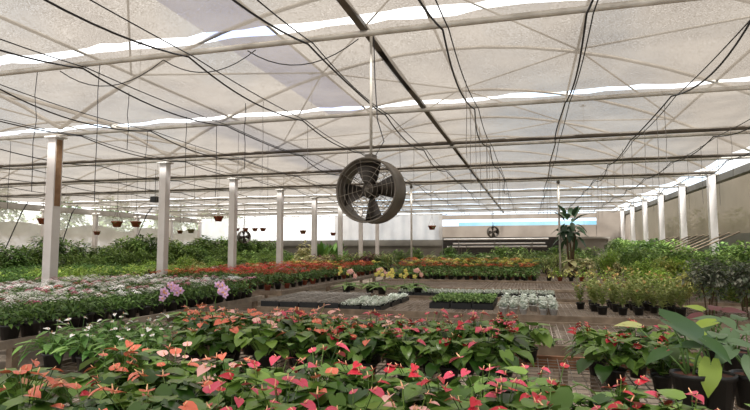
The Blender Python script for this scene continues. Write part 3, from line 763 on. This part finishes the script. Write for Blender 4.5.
# right side mass
hedge([(4.6 + U(-.1, .1), y, 0, .86 + .012 * (y - 8)) for y in fr(7.6, 33, .9)], 'against the right ledge', 'shrubs against the right ledge', (0, 1, 1, 2), 1, 1.15)
hedge([(3.85 + U(-.15, .15), y, 0, .9) for y in fr(8.0, 30, .95)], 'in front of the right hedge', 'shrubs in front of the right hedge', (0, 0, 1, 2, 3, 4), .95, 1.1)
hedge([(1.98, 9.95, ZB, .42), (2.35, 9.7, ZB, .42), (2.0, 11.0, ZB, .5), (2.4, 11.1, ZB, .5), (2.75, 11.6, ZB, .5)], 'beside the yellowish potted bushes', 'shrubs beside the yellowish bushes', (3, 3, 4))
hedge([(2.3, 8.45, ZB, .5), (2.8, 8.5, ZB, .55), (2.55, 9.1, ZB, .52), (3.0, 9.3, ZB, .55), (3.2, 8.5, ZB, .5)], 'near the broad leaved plants', 'dusky shrubs near the broad leaved plants', (5, 1, 5, 0))
hedge([(2.6 + U(-.3, .3), y, ZB, .5) for y in (11.0, 11.6, 12.2, 13.5, 14.2, 15, 17, 18, 19)], 'behind the yellowish potted bushes', 'shrubs behind the yellowish bushes', (0, 2, 3))
# left mass
hedge([(-16.2 + U(-.3, .3), y, 0, 1.2) for y in fr(10.5, 33, 1.0)], 'in the tall row before the left curtain', 'tall shrubs before the left curtain', (0, 1, 2, 0), 1, 1.15)
hedge([(-15.1 + U(-.2, .2), y, 0, .98) for y in fr(9.0, 31, 1.0)], 'in the middle row of the left hedge', 'middle shrubs of the left hedge', (0, 1, 2, 2), 1, 1.15)
hedge([(-12.6 + U(-.3, .3), y, 0, .9) for y in fr(16.4, 30, .95)], 'in the lower row of the left hedge', 'lower shrubs of the left hedge', (0, 3, 4, 2), .95, 1.1)
hedge([(-10.6 + U(-.3, .3), y, 0, .8) for y in fr(16.4, 34, 1.0)], 'behind the row of left posts', 'shrubs behind the left posts', (0, 2, 3, 4), .9, 1.1)
hedge([(-19 + U(-.4, .4), y, 0, 1.1) for y in fr(20, 35, 1.2)], 'deep at the far left corner', 'shrubs at the far left corner', (0, 1, 2), 1, 1.15)
hedge([(x, 34.6 + U(-.3, .3), 0, 1.0) for x in fr(-17, -6.5, 1.1)], 'at the foot of the back wall', 'shrubs at the foot of the back wall', (0, 1, 2), .85, 1)
hedge([(x, 30 + U(-.6, .6), 0, 1.05) for x in fr(-4.2, 3.0, .9)], 'before the white pipes at far end', 'shrubs before the white pipes', (0, 1, 2, 1), .9, 1.05)
# ferny low plants on the outer left bench
FN = [make_shrub('fern', 'fernleaf', 320, .34, .42, 240, (.08, .16), shape=STRAP, pot=S_POT), make_shrub('fern', 'shrubbright', 321, .34, .4, 220, (.06, .1), pot=S_POT)]
fi = [0] * 9
for r, x in enumerate(fr(-14, -9.6, .6)):
    for y in fr(8, 15.3, .5):
        if not seen((x, y, 1), 20): continue
        k = 1 if (y > 9.5 and x > -12.2) and R.random() < .75 else 0
        tag(place(FN[k], (x + U(-.1, .1), y + U(-.1, .1), ZB), U(0, 6), U(.9, 1.15)), f'{("soft green", "lime green")[k]} ferny pot on the outer left bench, {nth(fi[r])} in row {nth(r)} from the curtain', 'plant', 'ferny pots on the outer left bench'); fi[r] += 1
# mixed pots at the back of the benches
MX = [make_shrub('mixed_plant', m, 330 + i, .32, .6, 160, ls, shape=s, pot=S_POT) for i, (m, ls, s) in enumerate((('shrubleaf', (.1, .18), STRAP), ('purpleleaf', (.1, .18), LANCE), ('cream', (.08, .14), OVAL), ('croton', (.12, .22), STRAP), ('shrubdeep', (.08, .14), OVAL)))]
MN = ('grassy green', 'dark purple', 'cream variegated', 'yellowish striped', 'dark green')
i = 0
for y in (20.9, 21.8, 22.8):
    for x in fr(-4.0, 3.2, .5):
        k = R.choice((0, 0, 3, 4, 2) if x > -1 else (0, 4, 2, 4)); tag(place(MX[k], (x + U(-.1, .1), y, ZB), U(0, 6), U(.95, 1.3)), f'{MN[k]} plant on the farthest central bench, {nth(i % 15)} from left, {("front", "middle", "back")[i // 15]} row', 'plant', 'mixed plants on the farthest bench'); i += 1
i = 0
for y in fr(20.8, 23.2, .6):
    for x in fr(-8.5, -5.6, .55):
        k = R.choice((0, 1, 2, 3, 4)); tag(place(MX[k], (x, y, ZB), U(0, 6), U(1., 1.3)), f'{MN[k]} plant at the far end of the left bench, {nth(i)} from its post side', 'plant', 'mixed plants ending the left bench'); i += 1
i = 0
for x, y in [(-9.8 + U(-.3, .3), y) for y in fr(12.5, 26, .75)]:
    k = R.choice((1, 2, 4, 3)); tag(place(MX[k], (x, y, .55), U(0, 6), 1.05), f'{MN[k]} plant just outside the left posts, {nth(i)} from the near end', 'plant', 'plants outside the left posts')
    i += 1
# big cream and sword leaved plants near the far posts
p = at(303, 262, y=24); o = make_shrub('variegated_plant', 'cream', 350, .6, 1.3, 260, (.14, .24), shape=OVAL); o.location = (p.x, p.y, .6); tag(o, 'large cream variegated plant between the far left posts', 'plant')
def make_sword(seed, m='fernleaf', h=1.5, n=26):
    global R; R = random.Random(seed); t = thing('sword_fern'); part('pot', pot_me(.16, .25, 'blackplastic'), t); g = MB()
    for i in range(n): g.leaf((U(-.05, .05), U(-.05, .05), .22), aim(i * 2.4, U(.9, 1.45)), h * U(.7, 1), [(a, b * 1.3, c) for a, b, c in STRAP], droop=U(.1, .35), fold=.25)
    part('foliage', g.mesh('foliage', M[m]), t); return t
SW = make_sword(351)
for i, px in enumerate((322, 334)):
    p = at(px, 262, y=25 + i); tag(place(SW, (p.x, p.y, .45), i, 1.), f'tall sword leaved green fern before the back wall, {("left", "right")[i]} of the pair', 'plant', 'tall sword ferns')

# the tall leafy plant by the pole
p = at(571, 262, y=19.0)
def make_tall():
    global R; R = random.Random(360); t = thing('tall_leafy_plant'); pp = part('pot', pot_me(.18, .26, 'blackplastic'), t); part('soil', disc(.165, .24, 'soil'), pp)
    st = MB()
    for a in (0, 2.1, 4.2): st.tube([(.05 * math.cos(a), .05 * math.sin(a), .2), (.1 * math.cos(a + .6), .1 * math.sin(a + .6), .8), (.16 * math.cos(a), .16 * math.sin(a), 1.55)], [.04, .035, .02], 7)
    part('stem', st.mesh('stem', M['bark']), t)
    g = MB()
    for i in range(34):
        az = i * 2.4; z = 1.2 + .85 * (i / 34); rr = .18
        g.leaf((rr * math.cos(az), rr * math.sin(az), z), aim(az, U(-.9, .9) if i < 24 else U(.6, 1.3)), U(.34, .5), [(0, .05, 0), (.25, .22, 0), (.55, .25, 0), (.85, .13, 0), (1, .004, 0)], droop=U(.3, .7), fold=.2)
    part('foliage', g.mesh('foliage', M['darktree']), t)
    g = MB()
    for i in range(16): g.leaf((.05 * math.cos(i), .05 * math.sin(i), .3 + .3 * R.random()), aim(i * 2.4, U(-.3, .6)), U(.25, .4), OVAL, droop=.5, fold=.2)
    part('lower_leaves', g.mesh('lower_leaves', M['cream']), t, label='cream green leaves at the foot'); return t
o = make_tall(); o.location = (p.x, p.y, ZB); tag(o, 'tall dark leafy plant in a pot beside the thin pole', 'plant')

# ------------------------------------------------------------------ hanging baskets
def make_basket(m):
    global R; R = random.Random(500); t = thing('hanging_basket')
    part('bowl', MB().lathe([(.001, 0), (.085, 0), (.13, .12), (.142, .12), (.142, .145), (.128, .145), (.118, .1), (.001, .09)], 16).mesh('bowl', M[m]), t)
    for k in range(3):
        a = k * 2.094; part('hanger', MB().tube([(.135 * math.cos(a), .135 * math.sin(a), .14), (0, 0, .48)], .0035, 4).mesh('hanger', M['wire']), t)
    part('hook', MB().tube([(0, 0, .47), (0, 0, .6)], .006, 5).mesh('hook', M['wire']), t)
    g = MB()
    for i in range(22): g.leaf((U(-.08, .08), U(-.08, .08), .12), aim(U(0, 6.28), U(-.1, 1.1)), U(.06, .13), LANCE, droop=.6, fold=.2)
    part('foliage', g.mesh('foliage', M['shrubdeep']), t); return t
BT = make_basket('terracotta'); BG = make_basket('greenpot')
BK = [(43, 221, 11, 0), (97, 233, 7, 0), (117, 224, 11, 0), (136, 224, 11, 0), (180, 232, 6, 0), (191, 231, 7.5, 1), (218.5, 218.5, 10, 0), (237, 229.5, 5.5, 0), (245.5, 229.5, 6, 0), (255, 229.5, 6, 0), (263, 229.5, 6.5, 0), (303, 232, 7, 0), (333, 234, 6, 0), (432, 227.5, 8, 0)]
R = random.Random(3)
for i, (px, py, wd, k) in enumerate(BK):
    dep = F * .284 / wd; d = CM @ Vector(((px - 375) / F, (205 - py) / F, -1)); p = EYE + d * dep
    if p.y > 35.5: p = EYE + d * (dep * 35.5 / p.y)
    o = place((BT, BG)[k], (p.x, p.y, p.z - .08), U(0, 6)); tag(o, f'{("terracotta", "olive green")[k]} basket hanging from the roof, {nth(i)} from the left', 'basket', 'hanging baskets')
    part('wire', MB().tube([(0, 0, .6), (0, 0, ZP - p.z + .08)], .004, 4).mesh('wire', M['wire']), o)

# bamboo stakes leaning on the right ledge
i = 0
for y in fr(17.2, 26, .8):
    o = MB().tube([(X_R - 1.0, y + .5, 1.55), (X_R + .17, y, 2.14)], .024, 6).build('bamboo_stake', M['wood'])
    tag(o, f'pale wooden stake leaning on the right ledge, {nth(i)} from the near end', 'stake', 'stakes on the right ledge'); i += 1
# two black hoses slanting down in front of the left curtain
for i, (a, b) in enumerate((((22, 212), (8, 243)), ((72, 213), (63, 240)), ((147, 214), (136, 240)))):
    pa = at(*a, y=19 + i * 2); pb = at(*b, y=19 + i * 2); pb = pa + (pb - pa) * (pa.z / (pa.z - pb.z)); top = Vector((pa.x + .3, pa.y, 3.7))
    tag(MB().tube([top, pa, pb], .025, 5).build('slanting_hose', M['hose']), f'black hose slanting down before the left curtain, {nth(i)} from the left', 'hose', 'slanting hoses at left')
# trees outside
TR = make_shrub('tree', 'treeleaf', 600, 2.2, 5.2, 1500, (.25, .5), base=.1)
for i, y in enumerate(fr(8, 50, 5.2)):
    tag(place(TR, (-29 + U(-.6, .6), y, 0), U(0, 6), U(.95, 1.1)), f'tree outside beyond the far left curtain, {nth(i)} from the near end', 'tree', 'trees outside at left')
for i, y in enumerate(fr(12, 40, 5)):
    tag(place(TR, (9 + U(-.4, .4), y, 0), U(0, 6), U(.6, .8)), f'tree outside beyond the right plastic sheet, {nth(i)} from the near end', 'tree', 'trees outside at right')

# prototypes that were never placed would stand at the origin: drop them
def drop(o):
    for k in KIDS.get(o.name, []): drop(k)
    bpy.data.objects.remove(o)
for o in [o for o in list(COL.objects) if o.parent is None and o.type == 'EMPTY' and 'category' not in o]: drop(o)

# ------------------------------------------------------------------ light
W = bpy.data.worlds.new('sky'); SC.world = W; W.use_nodes = True; nt = W.node_tree; nt.nodes.clear()
N = nt.nodes.new; L = nt.links.new
bg = N('ShaderNodeBackground'); ow = N('ShaderNodeOutputWorld'); tc = N('ShaderNodeTexCoord'); nz = N('ShaderNodeTexNoise')
nz.inputs['Scale'].default_value = 2.2; nz.inputs['Detail'].default_value = 4; L(tc.outputs['Generated'], nz.inputs['Vector'])
c = ramp2(nt, nz.outputs[0], (.62, .8, 1.0, 1), (1, .995, .985, 1), .36, .5)
vm = N('ShaderNodeVectorMath'); vm.operation = 'DOT_PRODUCT'; vm.inputs[1].default_value = (-.8, .3, .5); L(tc.outputs['Generated'], vm.inputs[0])
mr = N('ShaderNodeMapRange'); mr.inputs[1].default_value = -.4; mr.inputs[2].default_value = 1.; mr.inputs[3].default_value = 1.0; mr.inputs[4].default_value = 2.5; L(vm.outputs['Value'], mr.inputs[0]); L(mr.outputs[0], bg.inputs[1])
L(c, bg.inputs[0]); L(bg.outputs[0], ow.inputs[0])
sl = bpy.data.lights.new('sun', 'SUN'); sl.energy = 8; sl.angle = math.radians(14); sl.color = (1, .98, .95)
so = bpy.data.objects.new('sun', sl); COL.objects.link(so); so.rotation_euler = (math.radians(24), math.radians(8), 0)
SC.view_settings.view_transform = 'Standard'; SC.view_settings.look = 'None'; SC.view_settings.gamma = 1
SC.view_settings.exposure = 0.28
SC.cycles.max_bounces = 8; SC.cycles.transparent_max_bounces = 16; SC.cycles.diffuse_bounces = 3
SC.cycles.use_denoising = True
